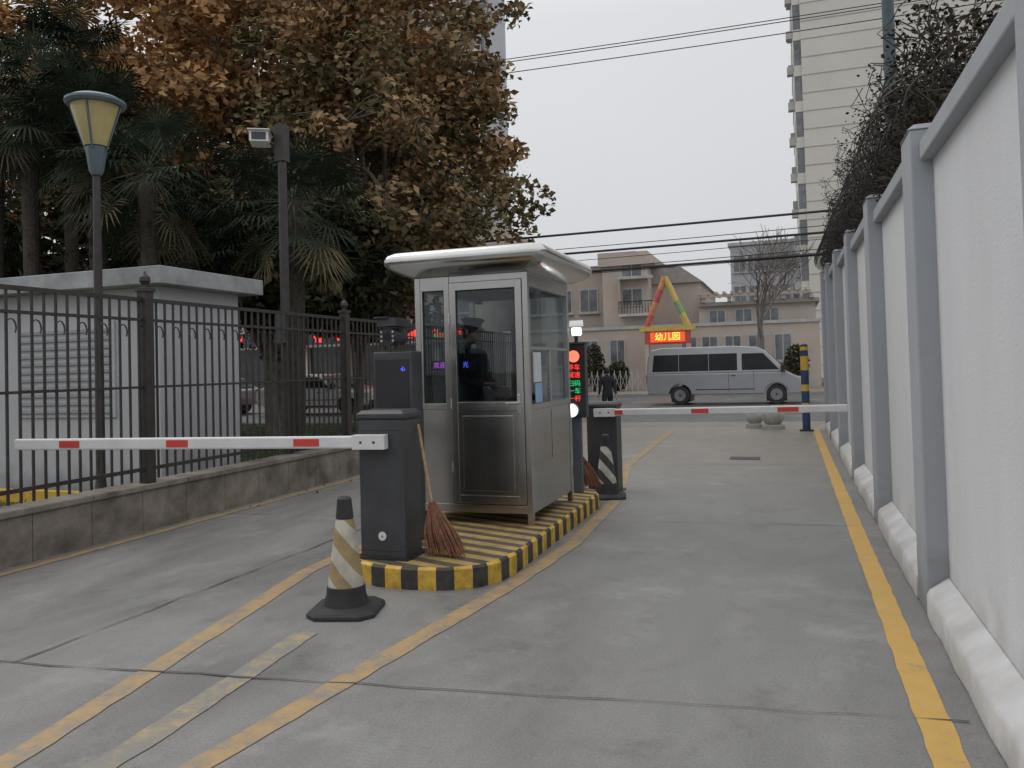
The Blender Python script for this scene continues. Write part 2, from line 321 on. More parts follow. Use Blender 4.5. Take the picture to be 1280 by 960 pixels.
for i in range(900):
    y=5.3+12.9*random.random()**1.15; z=zt(y)+.02; x=random.uniform(.90,1.2); p=Vector((x,y,z-.1)); pts=[]; dv=Vector((random.uniform(-.3,.3),random.uniform(-.6,.5),1.2)).normalized()
    top=(1.0+.5*abs(math.sin(y*1.1))+.05*y) if y>7 else 1.35; k=int(random.uniform(.3,1)*top/.08)
    for j in range(k):
        pts.append(p.copy()); p=p+dv*.12; dv=(dv+Vector((random.gauss(0,.42),random.gauss(0,.42),random.gauss(-.02,.36)))).normalized()
        if p.x<.80: dv.x=abs(dv.x)
        if p.x>1.6: dv.x=-abs(dv.x)
        if p.z<z+.05: dv.z=abs(dv.z)
        if p.z>z+top*1.25: dv.z=-abs(dv.z)
        if random.random()<(.75 if y<9 else .45): cc+= [p+Vector([random.gauss(0,.05) for _ in range(3)]) for _ in range(4)]
    if len(pts)>2: b.tube(pts,.005,tw,3)
b.done('twigs',V); cc=np.array([tuple(c) for c in cc]); cc=cc[cc[:,0]>.76]; leaves('leaves',cc,.022,np.random.rand(len(cc)),vine,V)
RW=E('razor_wire',(0,0,0)); b=B()
for rr_,x_,ph_ in ((.24,.84,0),(.18,.9,1.3)):
    pts=[];t=0
    while 5.3+t*.035<18.2:
        y_=5.3+t*.035; pts.append((x_+rr_*math.cos(t+ph_),y_,zt(y_)+.12+rr_*.9+rr_*math.sin(t+ph_))); t+=.45
    b.tube(pts,.006,iron,3)
y_=5.3
while y_<18.2:
    b.box(.95,.98,y_-.015,y_+.015,zt(y_),zt(y_)+.4,iron); y_+=2.7
for dz in (.2,.38): b.tube([(.965,yy,zt(yy)+dz) for yy in np.linspace(5.2,18.2,20)],.004,iron,3)
b.done('coil_and_posts',RW)

# ---------------------------------------------------------------- island
def stripes(name,c0,c1,fx,fy,fz,period,duty=.5,obj=False):
    m=bpy.data.materials.new(name); nt=nodes(m); L=nt.links.new
    o=N(nt,'ShaderNodeOutputMaterial'); b=N(nt,'ShaderNodeBsdfPrincipled'); b.inputs['Roughness'].default_value=.6; L(b.outputs[0],o.inputs[0])
    if obj: g=N(nt,'ShaderNodeTexCoord'); src=g.outputs['Object']
    else: g=N(nt,'ShaderNodeNewGeometry'); src=g.outputs['Position']
    dt=N(nt,'ShaderNodeVectorMath',operation='DOT_PRODUCT'); dt.inputs[1].default_value=(fx/period,fy/period,fz/period); L(src,dt.inputs[0])
    n0=N(nt,'ShaderNodeTexNoise'); n0.inputs['Scale'].default_value=9; n0.inputs['Detail'].default_value=8; L(src,n0.inputs[0])
    ad=N(nt,'ShaderNodeMath',operation='MULTIPLY_ADD'); ad.inputs[1].default_value=.12; L(n0.outputs[0],ad.inputs[0]); L(dt.outputs['Value'],ad.inputs[2])
    fr=N(nt,'ShaderNodeMath',operation='FRACT'); L(ad.outputs[0],fr.inputs[0])
    gt=N(nt,'ShaderNodeMath',operation='GREATER_THAN'); gt.inputs[1].default_value=duty; L(fr.outputs[0],gt.inputs[0])
    mx=N(nt,'ShaderNodeMix',data_type='RGBA'); mx.inputs[6].default_value=(*c0,1); mx.inputs[7].default_value=(*c1,1); L(gt.outputs[0],mx.inputs[0])
    r=ramp(nt,[(.3,(.55,.55,.55)),(.6,(1,1,1))]); L(n0.outputs[0],r.inputs[0])
    ml=N(nt,'ShaderNodeMix',data_type='RGBA',blend_type='MULTIPLY'); ml.inputs[0].default_value=.8; L(mx.outputs[2],ml.inputs[6]); L(r.outputs[0],ml.inputs[7]); L(ml.outputs[2],b.inputs['Base Color']); return m
I=E('traffic_island',(-2.5,7,0))
pl=[(-3.12,9.7),(-3.12,5.35),(-3.06,5.16),(-2.95,5.06),(-2.75,4.98),(-2.5,4.96),(-2.25,5.0),(-2.05,5.12),(-1.95,5.32),(-1.92,5.6),(-1.93,8.3),(-2.02,8.55),(-2.25,8.75),(-2.45,9.1),(-2.6,9.7)]
P=[Vector((x+2.5,y-7,0)) for x,y in pl]; P.append(P[0]); cum=[0]
for i in range(len(P)-1): cum.append(cum[-1]+(P[i+1]-P[i]).length)
def at(s):
    for i in range(len(P)-1):
        if s<=cum[i+1]+1e-9: return P[i].lerp(P[i+1],(s-cum[i])/(cum[i+1]-cum[i]))
    return P[-1].copy()
nst=int(cum[-1]/.125/2)*2; ring=[at(cum[-1]*i/nst/2.0) for i in range(nst*2)]
b=B(); yk=M('kerb_yellow',(.62,.39,.06),.55,0,.4,12); bkm=M('kerb_black',(.05,.047,.042),.6,0,.5,12)
m_=len(ring)
def inn(i,a):
    t=(ring[(i+1)%m_]-ring[i-1]).normalized(); nn=Vector((-t.y,t.x,0)); return ring[i]+nn*a
rin=[inn(i,.02) for i in range(m_)]
for i in range(m_):
    j=(i+1)%m_; a,c,ai,ci=ring[i],ring[j],rin[i],rin[j]; mt=yk if (i//2)%2 else bkm
    b.add([(a.x,a.y,-.02),(c.x,c.y,-.02),(c.x,c.y,.135),(a.x,a.y,.135)],[(0,1,2,3)],mt)
    b.add([(a.x,a.y,.135),(c.x,c.y,.135),(ci.x,ci.y,.152),(ai.x,ai.y,.152)],[(0,1,2,3)],mt)
b.done('striped_kerb',I)
b=B(); b.add([(p.x,p.y,.152) for p in rin],[tuple(range(m_))],stripes('island_top_stripes',(.48,.33,.12),(.12,.095,.07),.35,1,0,.19)); b.done('island_top',I)

# ---------------------------------------------------------------- guard booth
G=E('guard_booth',(-3.14,6.48,.15))
w_,dp,h0,h1=1.06,1.34,.1,2.17
b=B(); p=.05
for x in (0,w_-p):
    for y in (0,dp-p): b.box(x,x+p,y,y+p,0.0,h1,steel)
b.box(p,w_-p,p,dp-p,h0,h0+.06,steel)
b.box(p,w_-p,.006,p-.006,h0,h0+.07,steel)
b.box(p,.30,.012,.04,h0+.07,1.0,steel); b.box(p,.28,.004,.045,1.0,1.05,steel); b.box(.28,.33,.002,.048,h0+.07,h1,steel)
b.box(p,.28,.004,.045,h1-.12,h1,steel); b.box(p,.07,.004,.045,1.05,h1-.12,steel); b.box(.33,w_-p,.01,.045,h1-.058,h1,steel)
b.box(.004,.045,p,dp-p,h0,1.0,steel); b.box(.004,.045,p,dp-p,h1-.12,h1,steel); b.box(.004,.045,dp/2-.025,dp/2+.025,1.0,h1-.12,steel)
b.box(w_-.04,w_-.008,p,dp-p,h0,.98,steel); b.box(w_-.045,w_-.003,p,dp-p,.98,1.03,steel); b.box(w_-.045,w_-.004,p,dp-p,h1-.12,h1,steel)
b.box(w_-.043,w_-.006,dp/2-.02,dp/2+.02,1.03,1.5,steel); b.box(w_-.043,w_-.006,p,dp-p,1.5,1.53,steel); b.box(w_-.008,w_-.002,p+.03,dp-p-.03,.5,.515,steel); b.box(w_-.008,w_-.002,dp/2-.01,dp/2+.01,.515,.96,steel)
b.box(p,w_-p,dp-.045,dp-.004,h0,1.0,steel); b.box(p,w_-p,dp-.045,dp-.004,h1-.12,h1,steel); b.box(w_/2-.025,w_/2+.025,dp-.045,dp-.004,1.0,h1-.12,steel)
b.done('frame',G,bevel=.004)
b=B(); x0,x1=.335,w_-p-.005; zb,ztp=h0+.08,h1-.06
b.box(x0,x0+.06,-.006,.034,zb,ztp,steel); b.box(x1-.06,x1,-.006,.034,zb,ztp,steel); b.box(x0+.06,x1-.06,-.006,.034,zb,zb+.07,steel)
b.box(x0+.06,x1-.06,-.006,.034,ztp-.07,ztp,steel); b.box(x0+.06,x1-.06,-.006,.034,.98,1.06,steel)
b.box(x0+.06,x1-.06,.004,.03,zb+.07,.98,steel); b.box(x0+.10,x1-.10,-.002,.004,zb+.11,.94,steel)
b.cyl((x1-.045,-.006,1.05),(x1-.045,-.05,1.05),.01,.01,steel_l,10); b.cyl((x1-.045,-.05,1.05),(x1-.15,-.05,1.05),.009,.009,steel_l,10); b.box(x1-.06,x1-.03,-.012,-.006,.96,1.12,steel_l)
for zz in (.45,1.0,1.75): b.cyl((x0-.002,-.012,zz),(x0-.002,-.012,zz+.09),.008,.008,steel_l,8)
b.done('door',G,bevel=.004)
b=B(); b.add([(x0+.06,.012,1.06),(x1-.06,.012,1.06),(x1-.06,.012,ztp-.07),(x0+.06,.012,ztp-.07)],[(0,1,2,3)],glass)
b.add([(.07,.022,1.05),(.28,.022,1.05),(.28,.022,h1-.12),(.07,.022,h1-.12)],[(0,1,2,3)],glass)
b.add([(w_-.022,p,1.03),(w_-.022,dp-p,1.03),(w_-.022,dp-p,h1-.12),(w_-.022,p,h1-.12)],[(0,1,2,3)],glass)
b.add([(.022,p,1.0),(.022,dp-p,1.0),(.022,dp-p,h1-.12),(.022,p,h1-.12)],[(0,1,2,3)],glass)
b.add([(p,dp-.022,1.0),(w_-p,dp-.022,1.0),(w_-p,dp-.022,h1-.12),(p,dp-.022,h1-.12)],[(0,1,2,3)],glass)
b.done('windows',G)
b=B(); gk=M('window_gasket',(.02,.02,.02),.7)
for (xa,xb,za,zc,yy) in((x0+.06,x1-.06,1.06,ztp-.07,.002),(.07,.28,1.05,h1-.12,.012)):
    b.box(xa,xa+.009,yy,yy+.008,za,zc,gk); b.box(xb-.009,xb,yy,yy+.008,za,zc,gk); b.box(xa+.009,xb-.009,yy,yy+.008,za,za+.009,gk); b.box(xa+.009,xb-.009,yy,yy+.008,zc-.009,zc,gk)
b.box(.3315,.3345,-.004,.03,zb,ztp,gk)
b.done('gaskets',G)
def rr(off,z,rad=.1,n=6):
    x0,x1,y0,y1=-off,w_+off,-off,dp+off; pts=[]
    for cx,cy,a0 in((x1-rad,y1-rad,0),(x0+rad,y1-rad,90),(x0+rad,y0+rad,180),(x1-rad,y0+rad,270)):
        for k in range(n+1):
            t=math.radians(a0+90*k/n); pts.append((cx+rad*math.cos(t),cy+rad*math.sin(t),z))
    return pts
b=B(); b.loops([rr(.0,h1),rr(.06,h1+.01),rr(.16,h1+.055),rr(.205,h1+.085),rr(.222,h1+.115),rr(.225,h1+.15),rr(.21,h1+.185),rr(.175,h1+.212),rr(.12,h1+.225),rr(-.02,h1+.235)],steel_l)
b.done('roof',G,smooth=True)
b=B(); b.box(.1,.5,dp-.5,dp-.08,.85,.88,white); b.box(.12,.15,dp-.45,dp-.42,h0+.06,.85,steel); b.box(w_-.42,w_-.08,.3,1.1,.86,.89,wood)
b.box(w_-.30,w_-.27,.55,.9,.92,1.2,dark2); b.add([(w_-.265,.57,.95),(w_-.265,.88,.95),(w_-.265,.88,1.18),(w_-.265,.57,1.18)],[(0,1,2,3)],M('monitor_glow',(.25,.5,.9),.3,emit=.6,var=.05))
b.done('desk_and_monitor',G)
b=B(); b.box(w_-.012,w_-.003,.14,.36,1.22,1.48,M('notice_paper',(.6,.63,.66),.7)); b.box(w_-.0,w_+.004,.15,.35,1.04,1.21,M('blue_notice',(.25,.42,.62),.6)); b.done('notices',G)
b=B(); b.box(.1,.52,.09,.12,1.34,1.43,dark2); b.done('led_reflection_backing',G)  # dark strip added behind the glowing text that imitates a glass reflection
text('led_or_reflection_text','欢迎',(.19,.085,1.385),(math.pi/2,0,0),.06,em_p,G); text('led_or_reflection_text','光',(.44,.085,1.385),(math.pi/2,0,0),.055,em_b,G)  # emissive text added inside, standing in for LED signs reflected in the glass

# ---------------------------------------------------------------- people
skin=M('skin',(.40,.25,.18),.55,0,.08); hair=M('hair',(.01,.009,.008),.6)
def person(loc,rz,jacket=(.02,.022,.03),trous=(.018,.018,.022),cap=True,pose=None,scale=1.0):
    root=E('security_guard' if cap else 'pedestrian',loc,rz); root.scale=(scale,)*3
    J=dict(pel=(0,0,.95),sp=(0,.01,1.12),ch=(0,.005,1.33),nk=(0,.01,1.47),hb=(0,-.01,1.56))
    for s,n in((-1,'l'),(1,'r')):
        J['sh'+n]=(s*.175,.01,1.41);J['el'+n]=(s*.235,.03,1.13);J['wr'+n]=(s*.24,-.07,.90)
        J['hp'+n]=(s*.095,0,.90);J['kn'+n]=(s*.11,-.01,.5);J['an'+n]=(s*.11,.04,.10);J['to'+n]=(s*.13,-.13,.045)
    if pose: J.update(pose)
    Rr=dict(pel=.15,sp=.135,ch=.155,nk=.062,hb=.05,shl=.078,shr=.078,ell=.052,elr=.052,wrl=.038,wrr=.038,hpl=.105,hpr=.105,knl=.07,knr=.07,anl=.05,anr=.05,tol=.042,tor=.042)
    names=list(J); ed=[('pel','sp'),('sp','ch'),('ch','nk'),('nk','hb')]
    for n in 'lr': ed+=[('ch','sh'+n),('sh'+n,'el'+n),('el'+n,'wr'+n),('pel','hp'+n),('hp'+n,'kn'+n),('kn'+n,'an'+n),('an'+n,'to'+n)]
    me=bpy.data.meshes.new('body'); me.from_pydata([J[n] for n in names],[(names.index(a),names.index(c)) for a,c in ed],[])
    ob=bpy.data.objects.new('body',me); COL.objects.link(ob); ob.parent=root
    md=ob.modifiers.new('skin','SKIN'); md.use_smooth_shade=True
    sv=me.skin_vertices[0].data
    for i,n in enumerate(names):
        r=Rr[n]; sv[i].radius=(r,r*(.72 if n in('pel','sp','ch') else 1))
    sv[names.index('pel')].use_root=True
    sd=ob.modifiers.new('sub','SUBSURF'); sd.levels=2; sd.render_levels=2
    m=bpy.data.materials.new('clothes'); nt=nodes(m); L=nt.links.new
    o=N(nt,'ShaderNodeOutputMaterial'); bb=N(nt,'ShaderNodeBsdfPrincipled'); bb.inputs['Roughness'].default_value=.85; L(bb.outputs[0],o.inputs[0])
    tc=N(nt,'ShaderNodeTexCoord'); sx=N(nt,'ShaderNodeSeparateXYZ'); L(tc.outputs['Object'],sx.inputs[0])
    r=ramp(nt,[(0,(.012,.011,.01)),(.085,trous),(.86,jacket),(1,jacket)]); r.color_ramp.interpolation='CONSTANT'
    L(sx.outputs['Z'],r.inputs[0]); L(r.outputs[0],bb.inputs['Base Color']); me.materials.append(m)
    bm=bmesh.new(); bmesh.ops.create_uvsphere(bm,u_segments=24,v_segments=18,radius=1)
    for v in bm.verts:
        x,y,z=v.co; fx=.078*(1-.18*max(0,-z)**1.5); fy=.098; fz=.118
        ny=y*fy
        if y<0: ny*=.92
        if y<-.3 and abs(x)<.28: ny-= .022*math.exp(-((z+.08)/.22)**2)*math.exp(-(x/.14)**2)
        if y<-.3: ny+=.008*math.exp(-((z-.12)/.12)**2)*(math.exp(-((abs(x)-.38)/.15)**2))
        if z<-.45 and y<0: ny-=.012
        v.co=(x*fx,ny,z*fz)
    hm=bpy.data.meshes.new('head'); bm.to_mesh(hm); bm.free()
    for f in hm.polygons: f.use_smooth=True
    hm.materials.append(skin); ho=bpy.data.objects.new('head',hm); COL.objects.link(ho); ho.parent=root
    hb=Vector(J['hb']); hc=hb+Vector((0,-.015,.075)); ho.location=hc
    b=B()
    for s in(-1,1):
        b.lathe([(.002,-.011),(.009,-.007),(.011,0),(.009,.007),(.002,.011)],white,10,Matrix.Translation(hc+Vector((s*.031,-.082,.012))))
        b.lathe([(.001,-.004),(.005,0),(.001,.004)],dark2,8,Matrix.Translation(hc+Vector((s*.031,-.093,.012))))
        b.box(s*.031-.016,s*.031+.016,-.093,-.085,.03,.037,hair,Matrix.Translation(hc))
        b.lathe([(.004,-.03),(.013,-.015),(.017,.01),(.008,.03)],skin,8,Matrix.Translation(hc+Vector((s*.08,.008,0)))@Matrix.Diagonal((.5,1.2,1,1)))
    b.box(-.024,.024,-.096,-.086,-.053,-.045,M('lips',(.35,.14,.12),.5),Matrix.Translation(hc))
    b.done('face_features',root,smooth=True)
    b=B(); T=Matrix.Translation(hc+Vector((0,.012,.012)))@Matrix.Diagonal((.084,.102,.122,1))
    b.lathe([(math.sqrt(max(0,1-z*z)),z) for z in (-.35,-.15,.1,.35,.6,.8,.93,.995)],hair,20,T@Matrix.Rotation(math.radians(-22),4,'X')); b.done('hair',root,smooth=True)
    if cap:
        b=B(); T=Matrix.Translation(hc+Vector((0,.0,.055)))@Matrix.Rotation(math.radians(6),4,'X')
        b.lathe([(.088,0),(.092,.03),(.12,.06),(.122,.075),(.09,.09),(.0,.095)],M('cap_cloth',(.012,.013,.02),.8),24,T)
        b.prism([(.085*math.cos(t),-.03-.13*math.sin(t)*.9) for t in np.linspace(0,math.pi,12)],.0,.008,dark2,T@Matrix.Rotation(math.radians(12),4,'X'))
        b.done('peaked_cap',root,smooth=True)
    for n,s in(('l',-1),('r',1)):
        el,wr=Vector(J['el'+n]),Vector(J['wr'+n]); dn=(wr-el).normalized(); side=Vector((0,-1,0)); side=(side-dn*side.dot(dn)).normalized() if abs(dn.y)<.95 else Vector((0,0,1)); nrm=dn.cross(side)*s
        b=B(); b.loops([[tuple(wr+dn*q+side*a*wd+nrm*c*.012) for a,c in((1,.6),(.6,1),(-.6,1),(-1,.6),(-1,-.6),(-.6,-1),(.6,-1),(1,-.6))] for q,wd in((-.03,.026),(.02,.03),(.06,.04),(.095,.038))],skin)
        for k,ln in enumerate((.065,.075,.07,.055)):
            st=wr+dn*.09+side*(.03-.02*k); pts=[st]; dd=dn.copy()
            for q in range(3): dd=(dd-nrm*.28).normalized(); pts.append(pts[-1]+dd*ln/2.6)
            b.tube(pts,[.0088,.0085,.008,.006],skin,7)
        st=wr+dn*.035+side*.03; b.tube([st,st+side*.02+dn*.02,st+side*.028+dn*.05,st+side*.02+dn*.072],[.012,.0105,.0095,.007],skin,7)
        b.done('hand_'+n,root,smooth=True)
    return root
person((-2.80,6.95,.32),math.radians(75),(.016,.035,.034),pose=dict(ell=(-.22,-.05,1.15),wrl=(-.12,-.27,1.12),elr=(.22,-.04,1.15),wrr=(.13,-.25,1.05)),scale=.93)
person((-2.46,7.35,.32),math.radians(115),(.012,.012,.016),cap=False,scale=.80,pose=dict(wrl=(-.15,-.25,1.08),ell=(-.23,-.04,1.15)))
person((-4.4,20.2,0.0),math.radians(200),(.02,.021,.03),cap=False,scale=.82,pose=dict(knl=(-.1,-.16,.52),anl=(-.1,-.05,.12),tol=(-.11,-.21,.05),knr=(.1,.04,.5),anr=(.1,.22,.14),tor=(.1,.08,.05),wrl=(-.25,.1,.9),wrr=(.24,-.16,.92)))

# ---------------------------------------------------------------- barriers
def barrier(loc,rz):
    g=E('boom_barrier',loc,rz); b=B()
    b.box(-.18,.18,-.14,.14,.0,1.0,dark); b.done('cabinet',g,bevel=.012)
    b=B(); b.prism([(-.185,-.145),(.185,-.145),(.185,.145),(-.185,.145)],1.0,1.012,dark2)
    b.loops([[(sx_*a,sy_*c,z) for sx_,sy_ in((-1,-1),(1,-1),(1,1),(-1,1))] for a,c,z in((.19,.15,1.012),(.19,.15,1.04),(.16,.12,1.065))],dark); b.box(-.21,.21,-.17,.17,-.02,.02,dark2)
    b.cyl((.0,-.141,.165),(.0,-.147,.165),.032,.032,white,16); b.cyl((0,-.147,.165),(0,-.15,.165),.010,.010,steel_l,10)
    b.box(-.165,.165,-.1425,-.1395,.06,.064,dark2); b.box(-.165,.165,-.1425,-.1395,.92,.924,dark2)
    b.done('lid_and_lock',g,bevel=.004)
    return g
g=barrier((-2.79,5.28,.152),0)
def arm(g,p0,p1,reds,hh=.05,th=.03):
    p0=Vector(p0);p1=Vector(p1);d=p1-p0;Ln=d.length; rot=d.to_track_quat('X','Z').to_matrix().to_4x4(); T=Matrix.Translation(p0)@rot
    b=B(); b.box(0,Ln,-th,th,-hh,hh,white,T); b.done('arm',g,bevel=.012)
    b=B()
    for a,c in reds: b.box(a*Ln,c*Ln,-th-.003,th+.003,-hh*.62,hh*.62,red,T)
    b.done('red_reflectors',g)
    b=B(); b.box(-.05,.2,-th-.008,th+.008,-hh-.008,hh+.008,white,T)
    for x in(.03,.13):
        for sg_ in(-1,1): b.cyl(T@Vector((x,sg_*(th+.008),0)),T@Vector((x,sg_*(th+.014),0)),.01,.01,dark2,8)
    b.done('arm_bracket',g,bevel=.006)
arm(g,(.02,-.19,.845),(-3.13,-.46,.835),[(.145,.21),(.49,.55),(.80,.86)],hh=.044)
b=B(); b.cyl((.0,-.14,.845),(.0,-.155,.845),.04,.04,dark2,16); b.done('pivot',g)
g=barrier((-2.1,9.4,.0),0)
arm(g,(-.02,-.19,.945),(2.68,-.30,.98),[(.06,.11),(.40,.47),(.74,.82)],hh=.04)
b=B(); b.cyl((.0,-.14,.945),(.0,-.155,.945),.04,.04,dark2,16); b.done('pivot',g)

g=E('licence_plate_camera_unit',(-2.95,5.75,.152)); b=B(); b.box(-.17,.17,-.1,.1,.0,1.5,dark); b.done('housing',g,bevel=.012)
b=B(); b.box(-.145,.145,-.106,-.1,.85,1.44,dark2); b.box(-.02,.02,-.02,.02,1.5,1.66,dark); b.cyl((-.03,-.1,1.62),(-.03,.12,1.62),.07,.07,dark,20)
b.cyl((-.03,-.11,1.62),(-.03,-.1,1.62),.075,.075,dark2,20); b.cyl((-.03,-.114,1.62),(-.03,-.11,1.62),.035,.035,dglass,16); b.box(-.1,.06,-.14,.1,1.70,1.76,dark); b.box(-.12,.0,-.17,.12,1.76,1.775,dark2)
for s_ in(-1,1):
    for k in range(3): b.cyl((-.03+s_*.05,-.112,1.585+k*.035),(-.03+s_*.05,-.116,1.585+k*.035),.01,.01,steel_l,8)
b.done('screen_and_camera',g,bevel=.003); text('led_mark','心',(.1,-.109,1.36),(math.pi/2,0,0),.04,em_b,g)
g=E('led_traffic_sign',(-2.15,8.3,.152),math.radians(4)); b=B(); b.box(-.05,.05,-.03,.05,0,.82,M('blue_grey_post',(.10,.12,.14),.4)); b.box(-.12,.12,-.08,.08,.80,1.58,dark2)
b.box(-.13,.13,-.1,.08,1.58,1.6,dark); b.done('post_and_box',g,bevel=.006)
b=B(); b.cyl((0,-.082,1.45),(0,-.088,1.45),.062,.062,em_rs,24); b.done('red_light',g)
b=B(); b.cyl((-.03,-.06,.88),(-.03,-.13,.88),.075,.075,white,20); b.cyl((-.03,-.131,.88),(-.03,-.136,.88),.062,.062,em_w,20); b.done('fill_lamp',g)
for s_,z,m in(('停车',1.33,em_r),('减速',1.25,em_r),('扫码',1.16,em_g),('一车',1.08,em_g),('一杆',1.0,em_r)): text('led_or_reflection_text',s_,(0,-.085,z),(math.pi/2,0,0),.07,m,g)
b=B(); b.cyl((.02,0,1.6),(.02,0,1.68),.02,.02,dark); T=Matrix.Translation((.03,-.02,1.74))@Matrix.Rotation(math.radians(12),4,'X')@Matrix.Rotation(math.radians(10),4,'Z'); b.box(-.06,.06,-.14,.2,-.05,.05,white,T); b.box(-.075,.075,-.2,.22,.05,.062,white,T); b.box(-.045,.045,-.15,-.141,-.04,.035,em_w,T); b.done('plate_camera',g,bevel=.006)

# ---------------------------------------------------------------- cones, brooms
conem=stripes('cone_sleeve',(.54,.51,.43),(.36,.26,.13),.9,.2,.8,.19,.5,obj=True)
conem2=stripes('cone_sleeve_dark',(.56,.54,.48),(.05,.05,.045),.9,.2,.8,.19,.5,obj=True)
def cone(loc,mt,rz):
    g=E('traffic_cone',loc,rz); g.scale=(.93,.93,1); b=B()
    q=[(-.23,-.15),(-.15,-.23),(.15,-.23),(.23,-.15),(.23,.15),(.15,.23),(-.15,.23),(-.23,.15)]
    b.loops([[(x*s,y*s,z) for x,y in q] for s,z in((1,0),(1,.02),(.93,.035),(.66,.05))],rubber); b.done('base',g,bevel=.004)
    b=B(); b.lathe([(.15,.045),(.145,.07),(.132,.11),(.128,.16),(.122,.165)],rubber,28); b.lathe([(.056,.575),(.06,.58),(.052,.66),(.048,.70),(.03,.715),(.018,.715)],rubber,28); b.done('rubber_ends',g,smooth=True)
    b=B(); b.lathe([(.122,.163),(.118,.19),(.062,.56),(.057,.578)],mt,28); b.done('sleeve',g,smooth=True)
cone((-2.67,4.43,.004),conem,.25); cone((-1.99,8.95,.004),conem2,.2)
bm1=M('broom_bristle',(.27,.13,.08),.9,0,.4,30); bnd=M('broom_binding',(.3,.08,.06),.7)
def broom(loc,rz,lean,L_=1.0):
    g=E('broom',loc,rz); b=B(); top=Vector((-lean,.03,L_)); d=top.normalized()
    b.tube([d*.32,d*.6,top],[.012,.012,.011],wood,8); b.done('handle',g,smooth=True)
    b=B()
    for i in range(200):
        a=random.uniform(-1,1); c=random.uniform(-1,1); e=Vector((a*.15+.05,c*.05,random.uniform(.0,.04))); st=d*.34+Vector((a*.02,c*.02,random.uniform(-.02,.06)))
        b.tube([st,st.lerp(e,.5)+Vector((a*.025+random.gauss(0,.006),c*.012,0)),e],[.005,.005,.002],bm1,4)
    b.cyl(d*.30,d*.36,.028,.02,bnd,10); b.done('bristles',g)
broom((-2.42,5.32,.152),0,.17,.95)
broom((-2.17,8.62,.152),.4,.1,.6)

# ---------------------------------------------------------------- left fence, curb wall
stone=M('stone_kerb_wall',(.20,.175,.15),.85,0,.5,2.5,.6,12)
Cw=E('low_stone_wall',(-6.1,0,0)); b=B(); y=-4
while y<18.4: b.box(-.12,.13,y,y+.595,-.02,.40+random.uniform(-.003,.003),stone); y+=.6
y=-4
while y<18.3: b.box(-.15,.155,y,y+1.195,.4,.455,stone); y+=1.2
b.done('stone_blocks',Cw,bevel=.008)
Fe=E('iron_fence',(-6.05,0,.455)); b=B(); y=-3.3
while y<18.2:
    if min(abs(y-q) for q in(-1.25,2.55,6.35,10.15,13.95,17.75))>.08: b.box(-.009,.009,y-.009,y+.009,.03,1.84,iron)
    y+=.118
for z,t in((1.82,.02),(1.62,.014),(.14,.018),(.95,.012)): b.box(-.016,.016,-3.3,18.2,z-t,z+t,iron)
b.done('pickets_and_rails',Fe)
b=B(); y=-3.2
while y<18.1:
    pts=[(.0,y+.118*.5+.05*math.cos(t),1.49+.075*math.sin(t)) for t in np.linspace(-.6,3.9,9)]
    b.tube(pts,.007,iron,4); y+=.236
b.done('scrolls',Fe)
b=B()
for y in(-1.25,2.55,6.35,10.15,13.95,17.75):
    b.box(-.055,.055,y-.055,y+.055,0,1.92,iron); b.box(-.07,.07,y-.07,y+.07,1.9,1.94,iron); b.lathe([(.03,1.94),(.03,1.97),(.055,2.01),(.05,2.05),(.02,2.08),(.005,2.11)],iron,12,Matrix.Translation((0,y,0)))
b.done('posts',Fe,bevel=.004)

g=E('cctv_pole',(-6.22,8.95,0)); b=B(); b.cyl((0,0,0),(0,0,4.75),.065,.055,iron,16); b.box(-.07,.07,-.07,.07,4.3,4.78,iron); b.cyl((0,0,4.5),(-.3,-.1,4.6),.02,.02,iron,8); b.box(-.08,.08,-.12,-.06,1.9,2.3,dark); b.done('pole',g)
b=B(); T=Matrix.Translation((-.25,-.12,4.6))@Matrix.Rotation(math.radians(30),4,'Z'); b.box(-.12,.12,-.16,.16,-.07,.07,frost if False else white,T); b.box(-.14,.14,-.2,.18,.07,.085,white,T); b.box(-.09,.09,-.165,-.16,-.05,.05,dark,T); b.done('camera_housing',g,bevel=.015)
g=E('street_lamp',(-6.6,6.3,0)); b=B(); b.lathe([(.1,0),(.1,.3),(.06,.36),(.045,.5),(.04,2.8),(.036,3.56),(.045,3.57),(.045,3.6)],iron,16); b.done('post',g,smooth=True)
lt=M('lamp_teal',(.10,.14,.16),.5); fr=M('frosted_shade',(.40,.33,.14),.4,0,.15,5)
b=B(); b.lathe([(.05,3.58),(.07,3.62),(.105,3.86),(.07,3.88)],lt,8); b.lathe([(.11,3.87),(.235,4.28),(.235,4.29)],fr,24)
for i in range(4):
    t=math.pi*2*(i+.3)/4; c,s_=math.cos(t),math.sin(t); b.tube([(.1*c,.1*s_,3.84),(.25*c,.25*s_,4.3)],.012,lt,4)
b.lathe([(.27,4.28),(.29,4.31),(.285,4.335),(.22,4.37),(.06,4.40),(.02,4.41)],lt,24); b.done('lantern',g,smooth=True)

# ---------------------------------------------------------------- utility building
wb=wallmat('utility_render',(.48,.485,.52)); lv=M('louvre',(.31,.32,.34),.6)
g=E('utility_building',(-13.5,8.1,0)); b=B(); b.box(0,6,0,1.55,0,2.66,wb); b.box(-.25,6.25,-.25,1.8,2.66,2.88,M('roof_slab',(.34,.35,.36),.85,0,.3,2)); b.done('walls_and_roof',g,bevel=.01)
b=B()
for xo in (.9,3.6):
    b.box(xo,xo+1.7,-.03,.0,1.0,2.25,wb)
    for k in range(11): b.box(xo+.06,xo+1.64,-.06,-.03,1.06+k*.105,1.10+k*.105,lv)
b.done('louvres',g)
b=B(); b.box(-20,-6.6,7.3,7.42,0,.16,yellow); b.done('yellow_kerb')

